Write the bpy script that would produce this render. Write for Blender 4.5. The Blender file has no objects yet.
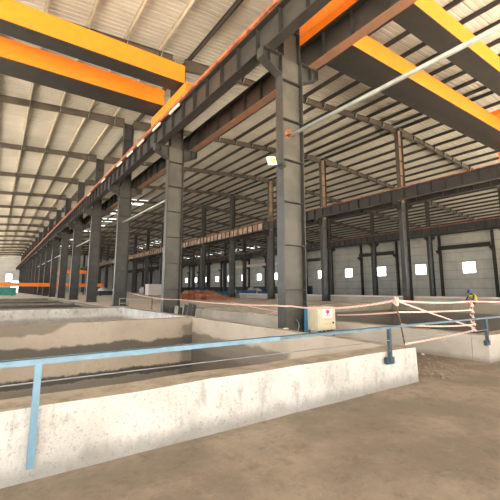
import bpy, bmesh, math, random
from mathutils import Vector, Matrix, noise
random.seed(7)
S = bpy.context.scene
C = S.collection
PI = math.pi

# ---------------------------------------------------------------- camera
cam_d = bpy.data.cameras.new('camera'); cam = bpy.data.objects.new('camera', cam_d); C.objects.link(cam)
S.camera = cam
F, PITCH, YAW, ROLL = 361.4, 0.1512, 0.6098, 0.002
cam_d.sensor_width = 36; cam_d.lens = F / 500 * 36; cam_d.shift_y = -15.3 / 500
cam_d.clip_start = 0.05; cam_d.clip_end = 600
fw = Vector((math.sin(YAW) * math.cos(PITCH), math.cos(YAW) * math.cos(PITCH), math.sin(PITCH)))
rt = Vector((math.cos(YAW), -math.sin(YAW), 0)); up = rt.cross(fw)
M = Matrix((rt, up, -fw)).transposed().to_4x4() @ Matrix.Rotation(ROLL, 4, 'Z')
cam.matrix_world = Matrix.Translation((0, 0, 1)) @ M

# ---------------------------------------------------------------- light
W = bpy.data.worlds.new('sky'); S.world = W; W.use_nodes = True
bg = W.node_tree.nodes['Background']; bg.inputs[0].default_value = (.88, .95, 1, 1); bg.inputs[1].default_value = 2.4
sd = bpy.data.lights.new('sun', 'SUN'); sun = bpy.data.objects.new('sun', sd); C.objects.link(sun)
sd.energy = 100; sd.angle = math.radians(1.0); sd.color = (1, .93, .83)
SUN_EL = math.radians(52)
sun.rotation_euler = Vector((-.10, -math.cos(SUN_EL), math.sin(SUN_EL))).to_track_quat('Z', 'Y').to_euler()
S.view_settings.view_transform = 'Standard'; S.view_settings.look = 'None'
S.view_settings.gamma = 1; S.view_settings.use_curve_mapping = False
S.view_settings.exposure = 0.48

# ---------------------------------------------------------------- materials
class NB:
    def __init__(s, name, rough=.7, metal=0):
        s.m = bpy.data.materials.new(name); s.m.use_nodes = True; s.t = s.m.node_tree; s.n = s.t.nodes
        s.b = s.n['Principled BSDF']; s.b.inputs['Roughness'].default_value = rough; s.b.inputs['Metallic'].default_value = metal
        s.pos = None
    def P(s):
        if not s.pos:
            g = s.n.new('ShaderNodeNewGeometry'); x = s.n.new('ShaderNodeSeparateXYZ')
            s.t.links.new(g.outputs['Position'], x.inputs[0]); s.geo = g.outputs['Position']; s.pos = x.outputs
        return s.pos
    def set(s, sock, v):
        if hasattr(v, 'is_output'): s.t.links.new(v, sock)
        elif isinstance(v, tuple): sock.default_value = (*v, 1) if len(v) == 3 else v
        else: sock.default_value = v
    def ma(s, op, a, b=0., c=None):
        q = s.n.new('ShaderNodeMath'); q.operation = op; s.set(q.inputs[0], a); s.set(q.inputs[1], b)
        if c is not None: s.set(q.inputs[2], c)
        return q.outputs[0]
    def noise(s, scale, detail=4, rough=.55, stretch=(1, 1, 1)):
        s.P(); mp = s.n.new('ShaderNodeMapping'); mp.inputs['Scale'].default_value = stretch
        s.t.links.new(s.geo, mp.inputs[0]); q = s.n.new('ShaderNodeTexNoise')
        q.inputs['Scale'].default_value = scale; q.inputs['Detail'].default_value = detail; q.inputs['Roughness'].default_value = rough
        s.t.links.new(mp.outputs[0], q.inputs['Vector']); return q.outputs[0]
    def sm(s, v, a, b):
        q = s.n.new('ShaderNodeMapRange'); q.interpolation_type = 'SMOOTHSTEP'
        s.set(q.inputs[0], v); q.inputs[1].default_value = a; q.inputs[2].default_value = b
        return q.outputs[0]
    def mix(s, f, a, b):
        q = s.n.new('ShaderNodeMix'); q.data_type = 'RGBA'
        s.set(q.inputs[0], f); s.set(q.inputs[6], a); s.set(q.inputs[7], b); return q.outputs[2]
    def col(s, v): s.set(s.b.inputs['Base Color'], v)
    def bump(s, h, st=.3, d=.02):
        q = s.n.new('ShaderNodeBump'); q.inputs['Strength'].default_value = st; q.inputs['Distance'].default_value = d
        s.set(q.inputs['Height'], h); s.t.links.new(q.outputs[0], s.b.inputs['Normal'])

def simple(name, c, rough=.6, metal=0, var=.25, scale=3, c2=None):
    b = NB(name, rough, metal); n = b.noise(scale, 5)
    c2 = c2 or tuple(x * (1 - var) for x in c)
    b.col(b.mix(b.sm(n, .35, .65), c, c2)); return b.m
def emit(name, c, st):
    b = NB(name); b.col(c); b.b.inputs['Emission Color'].default_value = (*c, 1); b.b.inputs['Emission Strength'].default_value = st; return b.m

M_ = {}
M_['steel'] = simple('dark grey steel paint', (.047, .045, .040), .45, 0, .35, 2.2)
M_['web'] = simple('grey primer web', (.090, .084, .072), .5, 0, .25, 1.6, (.060, .056, .048))
M_['plate'] = simple('near black steel edge', (.03, .027, .024), .6)
M_['beam'] = simple('dark girder paint', (.033, .030, .027), .5)
M_['primer'] = simple('red oxide primer', (.22, .10, .055), .6, 0, .3, 2, (.16, .09, .058))
M_['tan'] = simple('tan brown primer', (.30, .195, .125), .6, 0, .3, 2, (.20, .135, .09))
M_['reflected_web'] = simple('rusty web with painted reflected light', (.46, .35, .26), .55, 0, .5, 1.4, (.26, .14, .085))
M_['rafter'] = simple('brown grey rafter paint', (.095, .076, .058), .55, 0, .3, 1.5)
M_['purlin'] = simple('dark purlin paint', (.042, .036, .030), .5)
M_['purlin_lit'] = simple('purlin with light painted in', (.46, .40, .30), .5)  # light on the left bay purlins, painted in as a cream tone
M_['rail'] = simple('rusty crane rail', (.55, .17, .07), .6, 0, .4, 4, (.2, .07, .035))
M_['copper'] = simple('orange crane paint', (1.0, .235, .012), .45, 0, .08)
M_['galv'] = simple('galvanised tube', (.42, .44, .40), .4, .3, .2)
M_['blue'] = simple('pale blue rail paint', (.19, .33, .45), .5, 0, .15, 9)
M_['darkblue'] = simple('dark blue grey bracket paint', (.045, .08, .105), .55, 0, .3, 9)
M_['bluegrey'] = simple('blue grey rail paint', (.12, .21, .28), .5, 0, .25, 9)
M_['wire'] = simple('grey cable', (.33, .36, .39), .5, .3)
M_['cream'] = simple('cream enamel box', (.72, .64, .46), .45, 0, .08, 6)
M_['white'] = simple('white sticker', (.9, .85, .86), .5, 0, .03)
M_['red'] = simple('red print', (.80, .035, .09), .5, 0, .05)
M_['pink'] = simple('faded red print', (.85, .33, .38), .5, 0, .05)
M_['black'] = simple('black rubber', (.02, .02, .02), .6)
M_['bluepipe'] = simple('blue painted pipe', (.03, .19, .36), .45, 0, .1)
M_['rusty'] = simple('rusty steel section', (.36, .12, .045), .8, 0, .45, 1.8, (.17, .06, .03))
M_['rustlight'] = simple('bright rust', (.50, .20, .08), .8, 0, .4, 2.2, (.30, .11, .05))
M_['bluecrate'] = simple('blue painted sheet', (.05, .25, .48), .5)
M_['teal'] = simple('teal machine paint', (.04, .30, .26), .5)
M_['whitebox'] = simple('white wrapped sheet', (.80, .70, .66), .6, 0, .06)
M_['sack'] = simple('white woven sack', (.75, .72, .66), .8)
M_['wood'] = simple('timber pallet', (.30, .19, .10), .8)
M_['rod'] = simple('brown rusted rod', (.12, .07, .05), .7)
M_['chalk'] = simple('chalk', (.55, .53, .50), .8)
M_['skin'] = simple('skin', (.24, .12, .07), .6)
M_['helmet'] = simple('blue helmet', (.02, .10, .45), .35, 0, .02)
M_['vest'] = simple('yellow green vest', (.60, .62, .06), .7, 0, .1)
M_['cloth'] = simple('dark work clothes', (.05, .06, .07), .8)
M_['lens'] = simple('yellow led chip', (.95, .52, .10), .4, 0, .05)
M_['lampwhite'] = simple('white lamp casing', (.80, .77, .68), .4, 0, .05)
M_['rag'] = simple('dark plastic sheet', (.05, .055, .06), .35)
M_['pane'] = emit('daylight pane', (.95, .98, 1), 5.0)
M_['skylight'] = emit('daylight sheet', (1, .98, .93), 2.6)

def tape_mat():
    b = NB('red and white tape', .5); b.P(); w = b.n.new('ShaderNodeTexCoord'); x = b.n.new('ShaderNodeSeparateXYZ')
    b.t.links.new(w.outputs['UV'], x.inputs[0])
    f = b.ma('FRACT', b.ma('ADD', b.ma('MULTIPLY', x.outputs[0], 7.), b.ma('MULTIPLY', x.outputs[1], .8)))
    b.col(b.mix(b.sm(f, .60, .66), (.76, .56, .48), (.72, .33, .26)))
    b.b.inputs['Subsurface Weight'].default_value = 0
    return b.m
M_['tape'] = tape_mat()

def sheet_mat():
    b = NB('beige roof sheet', .75); p = b.P()
    n = b.noise(.35, 3); n2 = b.noise(2.5, 5, .6, (.3, 1.6, 1))
    c = b.mix(b.sm(n, .35, .65), (.52, .495, .43), (.43, .405, .345))
    c = b.mix(b.ma('MULTIPLY', b.sm(n2, .52, .72), .45), c, (.34, .30, .22))
    fr = b.ma('FRACT', b.ma('MULTIPLY', p[1], 1.0)); c = b.mix(b.ma('MULTIPLY', b.ma('LESS_THAN', fr, .07), .55), c, (.22, .19, .14))
    b.col(c); return b.m
M_['sheet'] = sheet_mat()
def wall_mat():
    b = NB('white wall cladding', .7); p = b.P()
    fr = b.ma('FRACT', b.ma('DIVIDE', b.ma('ADD', p[2], .2), 1.45))
    n = b.noise(.6, 4)
    c = b.mix(b.sm(n, .35, .7), (.60, .60, .56), (.50, .50, .47))
    c = b.mix(b.ma('MULTIPLY', b.ma('LESS_THAN', fr, .07), .6), c, (.27, .26, .24))
    fy = b.ma('FRACT', b.ma('DIVIDE', p[1], 1.0)); c = b.mix(b.ma('MULTIPLY', b.ma('LESS_THAN', fy, .06), .3), c, (.3, .3, .28))
    b.col(c); return b.m
M_['wall'] = wall_mat()

BEIGE, BEIGE2, DARK, MID = (.56, .48, .39), (.46, .39, .315), (.105, .096, .082), (.24, .22, .19)
def pit_inner_mat():
    b = NB('stained concrete', .85); p = b.P(); X, Y, Z = p[0], p[1], p[2]
    n1 = b.noise(1.6, 6, .6, (1, 1, .7)); n2 = b.noise(6, 5, .6); n3 = b.noise(.9, 3)
    c = b.mix(b.sm(n3, .35, .65), BEIGE, BEIGE2); c = b.mix(b.ma('MULTIPLY', b.sm(n2, .55, .75), .35), c, MID)
    # wobbling water level
    zz = b.ma('ADD', Z, b.ma('MULTIPLY', b.ma('SUBTRACT', n1, .5), .34))
    zz = b.ma('ADD', zz, b.ma('MULTIPLY', b.ma('SUBTRACT', n2, .5), .08))
    band = lambda lo, hi, s=.035: b.ma('MULTIPLY', b.sm(zz, lo - s, lo + s), b.ma('SUBTRACT', 1., b.sm(zz, hi - s, hi + s)))
    c = b.mix(b.ma('MULTIPLY', band(-.68, -.42), .92), c, DARK)
    c = b.mix(b.ma('MULTIPLY', band(-1.34, -1.12), .95), c, (.085, .074, .062))
    c = b.mix(b.ma('SUBTRACT', 1., b.sm(zz, -1.37, -1.3)), c, MID)
    # corner seepage
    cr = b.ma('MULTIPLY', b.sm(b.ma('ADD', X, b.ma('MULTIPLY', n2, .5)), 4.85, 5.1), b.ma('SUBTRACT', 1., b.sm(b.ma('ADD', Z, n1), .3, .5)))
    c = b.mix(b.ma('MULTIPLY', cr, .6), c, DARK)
    # grey patch high on the left
    pt = b.ma('MULTIPLY', b.ma('SUBTRACT', 1., b.sm(b.ma('SUBTRACT', X, b.ma('MULTIPLY', Z, 1.8)), 1.3, 1.45)), b.sm(zz, -.14, -.08))
    pt = b.ma('MULTIPLY', pt, b.ma('GREATER_THAN', Y, 9.0)); pt = b.ma('MULTIPLY', pt, b.ma('LESS_THAN', Y, 10.6))
    c = b.mix(b.ma('MULTIPLY', pt, .75), c, (.20, .17, .13))
    b.col(c); b.bump(n2, .35); return b.m
M_['pit'] = pit_inner_mat()
def pit_side_mat():
    b = NB('stained side concrete', .85); p = b.P(); X, Y, Z = p[0], p[1], p[2]
    n1 = b.noise(1.8, 6, .6); n2 = b.noise(7, 5, .65); n3 = b.noise(.9, 3)
    c = b.mix(b.sm(n3, .35, .65), BEIGE, BEIGE2)
    c = b.mix(b.ma('MULTIPLY', b.sm(n2, .55, .75), .3), c, MID)
    zz = b.ma('ADD', Z, b.ma('MULTIPLY', b.ma('SUBTRACT', n1, .5), .30))
    yy = b.ma('ADD', b.ma('ADD', Y, b.ma('MULTIPLY', b.ma('SUBTRACT', n1, .5), .8)), b.ma('MULTIPLY', Z, .9))
    w = b.ma('MULTIPLY', b.ma('SUBTRACT', 1., b.sm(zz, -.34, -.26)), b.sm(yy, 5.4, 5.7))
    c = b.mix(b.ma('MULTIPLY', w, .85), c, (.19, .16, .125))
    w2 = b.ma('MULTIPLY', b.ma('SUBTRACT', 1., b.sm(zz, -.82, -.7)), b.sm(yy, 6.0, 6.6))
    c = b.mix(b.ma('MULTIPLY', w2, .8), c, (.10, .085, .068))
    w3 = b.ma('SUBTRACT', 1., b.sm(zz, -.62, -.50)); c = b.mix(b.ma('MULTIPLY', w3, .4), c, (.17, .14, .11))
    b.col(c); b.bump(n2, .35); return b.m
M_['pitside'] = pit_side_mat()
def big_pit_mat():
    b = NB('grey pit concrete', .85); p = b.P(); n1 = b.noise(1.3, 5); n2 = b.noise(5, 5)
    zz = b.ma('ADD', p[2], b.ma('MULTIPLY', b.ma('SUBTRACT', n1, .5), .1))
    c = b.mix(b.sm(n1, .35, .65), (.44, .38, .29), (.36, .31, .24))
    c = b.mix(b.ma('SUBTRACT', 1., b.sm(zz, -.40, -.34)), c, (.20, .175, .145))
    b.col(c); return b.m
M_['bigpit'] = big_pit_mat()
def plaster_mat():
    b = NB('speckled white plaster', .9); n = b.noise(24, 6, .75); n2 = b.noise(1.6, 5, .6); n3 = b.noise(6, 6, .7, (1, 1, .45)); n4 = b.noise(55, 3, .6); p = b.P()
    c = b.mix(b.sm(n2, .35, .65), (.78, .75, .70), (.62, .59, .545))
    c = b.mix(b.ma('MULTIPLY', b.sm(n3, .52, .66), .55), c, (.34, .31, .30))
    c = b.mix(b.ma('MULTIPLY', b.sm(n, .57, .66), .6), c, (.20, .175, .155))
    c = b.mix(b.ma('MULTIPLY', b.sm(n4, .60, .68), .5), c, (.16, .14, .125))
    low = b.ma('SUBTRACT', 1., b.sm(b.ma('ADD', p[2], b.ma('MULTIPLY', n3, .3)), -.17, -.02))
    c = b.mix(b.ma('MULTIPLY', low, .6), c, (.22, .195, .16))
    b.col(c); b.bump(n, .6, .025); return b.m
M_['plaster'] = plaster_mat()
def plaster2():
    b = NB('off white wall face', .9); n = b.noise(5, 6, .65); n2 = b.noise(.9, 5, .6, (1, .6, 1)); p = b.P()
    c = b.mix(b.sm(n2, .35, .65), (.56, .51, .44), (.42, .38, .32))
    c = b.mix(b.ma('MULTIPLY', b.sm(n, .56, .74), .5), c, (.30, .26, .22))
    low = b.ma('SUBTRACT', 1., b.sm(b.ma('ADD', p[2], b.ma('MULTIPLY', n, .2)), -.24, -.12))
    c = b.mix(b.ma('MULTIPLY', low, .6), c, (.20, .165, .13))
    b.col(c); b.bump(n, .4); return b.m
M_['plaster2'] = plaster2()
def top_mat():
    b = NB('dusty wall top', .95); n = b.noise(5, 6, .65); n2 = b.noise(25, 4, .6)
    c = b.mix(b.sm(n, .4, .65), (.35, .30, .24), (.24, .20, .16)); c = b.mix(b.ma('MULTIPLY', b.sm(n2, .5, .7), .4), c, (.15, .12, .095))
    b.col(c); b.bump(n2, .6); return b.m
M_['top'] = top_mat()
def floor_mat():
    b = NB('dusty floor', .9); n = b.noise(.35, 6, .6); n2 = b.noise(3, 5, .6); p = b.P()
    c = b.mix(b.sm(n, .35, .65), (.76, .655, .54), (.62, .53, .43)); c = b.mix(b.ma('MULTIPLY', b.sm(n2, .55, .75), .3), c, (.30, .24, .19))
    b.col(c); b.bump(n2, .2); return b.m
M_['floor'] = floor_mat()
def dirt_mat():
    b = NB('damp dirt ground', .95); n = b.noise(1.1, 7, .65); n2 = b.noise(7, 6, .65); p = b.P()
    c = b.mix(b.sm(n, .35, .62), (.27, .225, .18), (.17, .14, .11)); c = b.mix(b.ma('MULTIPLY', b.sm(n2, .5, .7), .5), c, (.12, .088, .066))
    k = b.sm(p[1], 3.1, 4.2); c = b.mix(b.ma('MULTIPLY', k, .5), c, (.13, .092, .07))   # damp soil of the passage
    out = b.ma('SUBTRACT', 1., b.sm(p[1], -1.5, 1.)); c = b.mix(out, c, (.60, .545, .46))  # unseen apron, kept pale to bounce sun up to the roof
    far = b.ma('MAXIMUM', b.ma('LESS_THAN', p[1], -9.4), b.ma('LESS_THAN', p[0], -12.)); c = b.mix(far, c, (.20, .17, .13))   # unseen ground outside, kept dark to limit that bounce
    c = b.mix(b.ma('LESS_THAN', p[0], -12.), c, (.27, .25, .22))   # unseen yard, toned to bounce light in through the open side
    b.col(c); b.bump(n2, .8, .04); return b.m
M_['dirt'] = dirt_mat()
M_['darkfloor'] = simple('dark wet pit lining', (.055, .053, .048), .5, 0, .3, 1.0)
M_['darkkerb'] = simple('grey kerb', (.30, .27, .23), .8)
M_['skirt'] = simple('dark low cladding', (.05, .058, .07), .6)
M_['fardark'] = simple('dark gloss roof steel', (.05, .05, .05), .5)

# ---------------------------------------------------------------- helpers
def box(bm, x0, x1, y0, y1, z0, z1, mi=0):
    vs = [bm.verts.new(p) for p in ((x0, y0, z0), (x1, y0, z0), (x1, y1, z0), (x0, y1, z0), (x0, y0, z1), (x1, y0, z1), (x1, y1, z1), (x0, y1, z1))]
    for q in ((0, 3, 2, 1), (4, 5, 6, 7), (0, 1, 5, 4), (1, 2, 6, 5), (2, 3, 7, 6), (3, 0, 4, 7)):
        f = bm.faces.new([vs[i] for i in q]); f.material_index = mi
    return vs
def tube(bm, a, b, r, n=10, r2=None):
    a, b = Vector(a), Vector(b); d = (b - a); L = d.length; q = d.to_track_quat('Z', 'Y'); r2 = r if r2 is None else r2
    A = [bm.verts.new(a + q @ Vector((r * math.cos(t * 2 * PI / n), r * math.sin(t * 2 * PI / n), 0))) for t in range(n)]
    B = [bm.verts.new(b + q @ Vector((r2 * math.cos(t * 2 * PI / n), r2 * math.sin(t * 2 * PI / n), 0))) for t in range(n)]
    for i in range(n): bm.faces.new((A[i], A[(i + 1) % n], B[(i + 1) % n], B[i])).smooth = True
    bm.faces.new(A[::-1]); bm.faces.new(B)
def bar(bm, a, b, w, h, upv=(0, 0, 1)):
    a, b = Vector(a), Vector(b); d = (b - a).normalized(); s = d.cross(Vector(upv)).normalized(); u = s.cross(d)
    vs = [bm.verts.new(p + s * (w / 2 * i) + u * (h / 2 * j)) for p in (a, b) for (i, j) in ((-1, -1), (1, -1), (1, 1), (-1, 1))]
    for q in ((0, 1, 2, 3), (7, 6, 5, 4), (0, 4, 5, 1), (1, 5, 6, 2), (2, 6, 7, 3), (3, 7, 4, 0)): bm.faces.new([vs[i] for i in q])
def mesh(name, bm, mats):
    bmesh.ops.recalc_face_normals(bm, faces=bm.faces[:])
    me = bpy.data.meshes.new(name); bm.to_mesh(me); bm.free()
    for m in (mats if isinstance(mats, (list, tuple)) else [mats]): me.materials.append(M_[m])
    return me
def inst(name, me, parent=None, loc=(0, 0, 0), rot=(0, 0, 0), bevel=0):
    o = bpy.data.objects.new(name, me); C.objects.link(o); o.location = loc; o.rotation_euler = rot
    if parent: o.parent = parent
    if bevel:
        b = o.modifiers.new('bevel', 'BEVEL'); b.width = bevel; b.segments = 2; b.limit_method = 'ANGLE'
    return o
def obj(name, bm, mats, parent=None, loc=(0, 0, 0), rot=(0, 0, 0), bevel=0):
    return inst(name, mesh(name, bm, mats), parent, loc, rot, bevel)
def thing(name, label, cat, loc=(0, 0, 0), rot=(0, 0, 0), group=None):
    o = bpy.data.objects.new(name, None); C.objects.link(o); o.empty_display_size = .1
    o.location = loc; o.rotation_euler = rot; return tag(o, label, cat, group)
def tag(o, label, cat, group=None):
    o['label'] = label; o['category'] = cat
    if group: o['group'] = group
    return o
def struct(o): o['kind'] = 'structure'; return o
def bx(*a):
    bm = bmesh.new(); box(bm, *a); return bm
ORD = ['nearest', 'second', 'third', 'fourth', 'fifth', 'sixth', 'seventh', 'eighth', 'ninth', 'tenth', 'eleventh', 'twelfth', 'thirteenth', 'fourteenth',
       'fifteenth', 'sixteenth', 'seventeenth', 'eighteenth', 'nineteenth', 'twentieth']
def nth(i): return ORD[i]

# ---------------------------------------------------------------- layout
FR = lambda k: -0.82 + 8 * k            # frame k; k=1 is the nearest column in view
XA, XB, XC, XD = 6.37, 24.6, 42.75, 60.6
YEND, YNEAR, XL, XR = 151.0, -9.4, -12.0, 61.3
RIDGE = 13.52
KMIN = (2, 1, 2, 2)        # first roof frame the camera sees, bay by bay
SUN_HEADER = 6.6             # lower edge of unseen front cladding added to limit the sun patch
def ztop(x): return RIDGE - (XB - x) * .0746 if x < XB else RIDGE - (x - XB) * .079     # top of rafters

# ---------------------------------------------------------------- shell
bm = bmesh.new()
prof = []; y = YNEAR
while y < YEND:
    prof += [(y, 0), (y + .17, 0), (y + .19, .035), (y + .23, .035)]; y += .25
xs = [XL - .5, XB, XR + .1]
rows = [[bm.verts.new((x, py, ztop(x) + .22 + pz)) for py, pz in prof] for x in xs]
for a, b in zip(rows, rows[1:]):
    for i in range(len(prof) - 1): bm.faces.new((a[i], a[i + 1], b[i + 1], b[i]))
roof = obj('ceiling', bm, 'sheet'); struct(roof)
sm = roof.modifiers.new('thick', 'SOLIDIFY'); sm.thickness = .01; sm.offset = 1

def wall_with_holes(name, holes, mat, fixed, axis, t, u0, u1, z0, ztopf):
    """flat cladding wall split round its openings; axis 'x': wall at x=fixed running along y"""
    bm = bmesh.new(); us = sorted({u0, u1, *[h[0] for h in holes], *[h[1] for h in holes]})
    def q(a, b, c, d):
        if d - c < 1e-3: return
        if axis == 'x': box(bm, fixed, fixed + t, a, b, c, d)
        else: box(bm, a, b, fixed, fixed + t, c, d)
    for a, b in zip(us, us[1:]):
        hs = sorted([(h[2], h[3]) for h in holes if h[0] < (a + b) / 2 < h[1]])
        z = z0
        for c, d in hs: q(a, b, z, c); z = d
        q(a, b, z, ztopf((a + b) / 2))
    return struct(obj(name, bm, mat))
wins = [(27.15 + 8 * j) for j in range(15)]
wall_with_holes('wall_right', [(w - .98, w + .98, 3.70, 5.45) for w in wins], 'wall', XR, 'x', .15, 12.0, YEND, -.4, lambda u: ztop(XR) + .2)
# end wall, its doorway and window
ew = bmesh.new()
holes = [(2.9, 4.6, 3.8, 6.2), (4.6, 7.0, 0, 3.8)]
us = [XL - .3, 2.9, 4.6, 7.0, 15, XB, 35, 45, 55, XR + .1]
for a, b in zip(us, us[1:]):
    z = 0 - .4
    segs = []
    for h in holes:
        if h[0] < (a + b) / 2 < h[1]: segs.append((z, h[2])); z = h[3]
    for c, d in segs:
        if d > c: box(ew, a, b, YEND, YEND + .15, c, d)
    vs = box(ew, a, b, YEND, YEND + .15, z, 5)
    for i in (4, 7): vs[i].co.z = ztop(a) + .2
    for i in (5, 6): vs[i].co.z = ztop(b) + .2
struct(obj('wall_end', ew, 'wall'))
for n, h in enumerate(holes):
    o = obj('window_%d' % (1 + n) if n == 0 else 'door_1', bx(h[0], h[1], YEND + .05, YEND + .09, h[2], h[3]), 'pane'); struct(o)
# right wall windows
gb_ = bmesh.new()
for a, b in ((XL - .3, XB), (XB, XR + .1)):
    vs = box(gb_, a, b, YNEAR - .15, YNEAR, SUN_HEADER, 9)
    for i in (4, 7): vs[i].co.z = ztop(a) + .2
    for i in (5, 6): vs[i].co.z = ztop(b) + .2
struct(obj('wall_sun_block', gb_, 'wall'))  # unseen wall behind the camera, added to shape the sunlight
pm = mesh('window_pane', bx(-.03, .0, -.98, .98, -.875, .875), 'pane')
bm = bmesh.new()
for a, b, c, d in ((-1.02, -.94, -.9, .9), (.94, 1.02, -.9, .9), (-.02, .02, -.9, .9)): box(bm, -.06, -.02, a, b, c, d)
for c, d in ((-.92, -.85), (.85, .92), (-.02, .02)): box(bm, -.055, -.025, -1.02, 1.02, c, d)
fm = mesh('window_frame', bm, 'wall')
for n, w in enumerate(wins):
    o = bpy.data.objects.new('window_%d' % (n + 2), None); C.objects.link(o); struct(o); o.location = (XR + .09, w, 4.575)
    inst('pane', pm, o); inst('window_frame', fm, o)
struct(obj('trim_1', bx(XR - .22, XR, 62, YEND, 0, 1.9), 'skirt'))

# grounds (tops at z 0 beyond the pits, -.35 where the camera stands)
P1 = (-6.0, 5.09, 3.55, 10.40); P2 = (-6.0, 5.09, 10.77, 17.9)         # inner outlines x0,x1,y0,y1
P3 = (8.0, 23.6, 3.5, 15.9)
bm = bmesh.new()
def slab(a, b, c, d, zt, zb=-2.2): box(bm, a, b, c, d, zb, zt)
slab(5.25, 7.75, 3.25, 18.2, -.35); slab(-60, XR, -70, 3.25, -.35)
slab(-60, -6.3, 3.25, 200, -.35); slab(23.85, XR, 3.25, 6, -.35)
g = struct(obj('floor', bm, 'dirt'))
bm = bmesh.new()
slab(5.3, XR, 18.2, YEND, 0); slab(-6.3, 5.3, 47, YEND, 0); slab(23.85, 25.6, 6, 18.2, 0); slab(25.6, XR, 6, 18.2, 0); slab(7.75, 23.85, 16.3, 18.2, 0)
struct(obj('floor', bm, 'floor'))
bm = bmesh.new(); slab(-6.3, 5.3, 18.25, 47, -.12, -.5)
struct(obj('floor', bm, 'darkfloor'))
for i, (yy, w) in enumerate(((22.3, .35), (30.2, .35), (38.2, .4), (46.8, .4))):
    struct(obj('trim_%d' % (2 + i), bx(-6.2, 5.1, yy - w / 2, yy + w / 2, -.12, .02), 'darkkerb', bevel=.02))
struct(obj('trim_6', bx(5.0, 5.3, 18.25, 47, -.13, .012), 'top', bevel=.02))

# ---------------------------------------------------------------- concrete pits
def rough_box(bm, x0, x1, y0, y1, z0, z1, seg=.35, amp=.012, mats=None, seed=0):
    """box whose faces are gridded and slightly uneven; mats: dict normal->index"""
    mats = mats or {}
    nx, ny, nz = [max(1, min(60, int(round(l / seg)))) for l in (x1 - x0, y1 - y0, z1 - z0)]
    V = {}
    def v(i, j, k):
        if (i, j, k) not in V:
            p = Vector((x0 + (x1 - x0) * i / nx, y0 + (y1 - y0) * j / ny, z0 + (z1 - z0) * k / nz))
            V[i, j, k] = bm.verts.new(p + amp * noise.noise_vector(p * 1.3 + Vector((seed, seed, 0))) + amp * .5 * noise.noise_vector(p * 4.1))
        return V[i, j, k]
    def f(a, key): bm.faces.new([v(*q) for q in a]).material_index = mats.get(key, 0)
    for i in range(nx):
        for j in range(ny):
            f(((i, j, nz), (i + 1, j, nz), (i + 1, j + 1, nz), (i, j + 1, nz)), '+z'); f(((i, j, 0), (i, j + 1, 0), (i + 1, j + 1, 0), (i + 1, j, 0)), '-z')
        for k in range(nz):
            f(((i, 0, k), (i + 1, 0, k), (i + 1, 0, k + 1), (i, 0, k + 1)), '-y'); f(((i, ny, k), (i, ny, k + 1), (i + 1, ny, k + 1), (i + 1, ny, k)), '+y')
    for j in range(ny):
        for k in range(nz):
            f(((0, j, k), (0, j, k + 1), (0, j + 1, k + 1), (0, j + 1, k)), '-x'); f(((nx, j, k), (nx, j + 1, k), (nx, j + 1, k + 1), (nx, j, k + 1)), '+x')
def pit(label, P, outer, inner_mats, zt=.15, zb=-2.0, skip=()):
    """P inner outline, outer outline"""
    t = thing('concrete_pit', label, 'pit', ((P[0] + P[1]) / 2, (P[2] + P[3]) / 2, zb), group=None)
    c = t.location
    def w(name, a, b, cc, d, mats, idx):
        bm = bmesh.new(); rough_box(bm, a - c.x, b - c.x, cc - c.y, d - c.y, zb - c.z, zt - c.z, mats=idx, seed=a + cc)
        return obj(name, bm, mats, t, bevel=.012)
    back, side, outm = inner_mats
    mats = [outm, 'top', side, back]
    if 'front' not in skip: w('front_wall', outer[0], outer[1], outer[2], P[2], mats, {'+z': 1, '+y': 3})
    w('back_wall', outer[0], outer[1], P[3], outer[3], mats, {'+z': 1, '-y': 3, '+y': 3})
    w('side_wall', P[1], outer[1], P[2], P[3], mats, {'+z': 1, '-x': 2})
    w('side_wall', outer[0], P[0], P[2], P[3], mats, {'+z': 1, '+x': 2})
    bm = bmesh.new(); rough_box(bm, P[0] - c.x, P[1] - c.x, P[2] - c.y, P[3] - c.y, -.2, 0); obj('pit_floor', bm, 'pitside', t)
    return t
p1 = pit('white plastered concrete pit with water stained inside walls, directly behind the blue railing', P1, (-6.3, 5.31, 3.2, 10.75), ('pit', 'pitside', 'plaster'))
p2 = pit('second concrete pit with pale inside walls, adjoining the far side of the stained pit', P2, (-6.3, 5.36, 10.77, 18.25), ('plaster', 'plaster', 'plaster'), skip=('front',))
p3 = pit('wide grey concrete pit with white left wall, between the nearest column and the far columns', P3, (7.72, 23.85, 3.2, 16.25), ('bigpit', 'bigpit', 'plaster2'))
# low wall behind the middle row
t = thing('low_wall', 'long low pale concrete wall with flat coping behind the middle column row', 'wall', (25.8, 22, 0))
bm = bmesh.new(); rough_box(bm, -.15, .15, -14, 17, 0, .45, seg=.6); obj('wall_body', bm, 'plaster2', t)
obj('coping', bx(-.22, .22, -14, 17, .45, .55), 'whitebox', t, bevel=.01)

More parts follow.
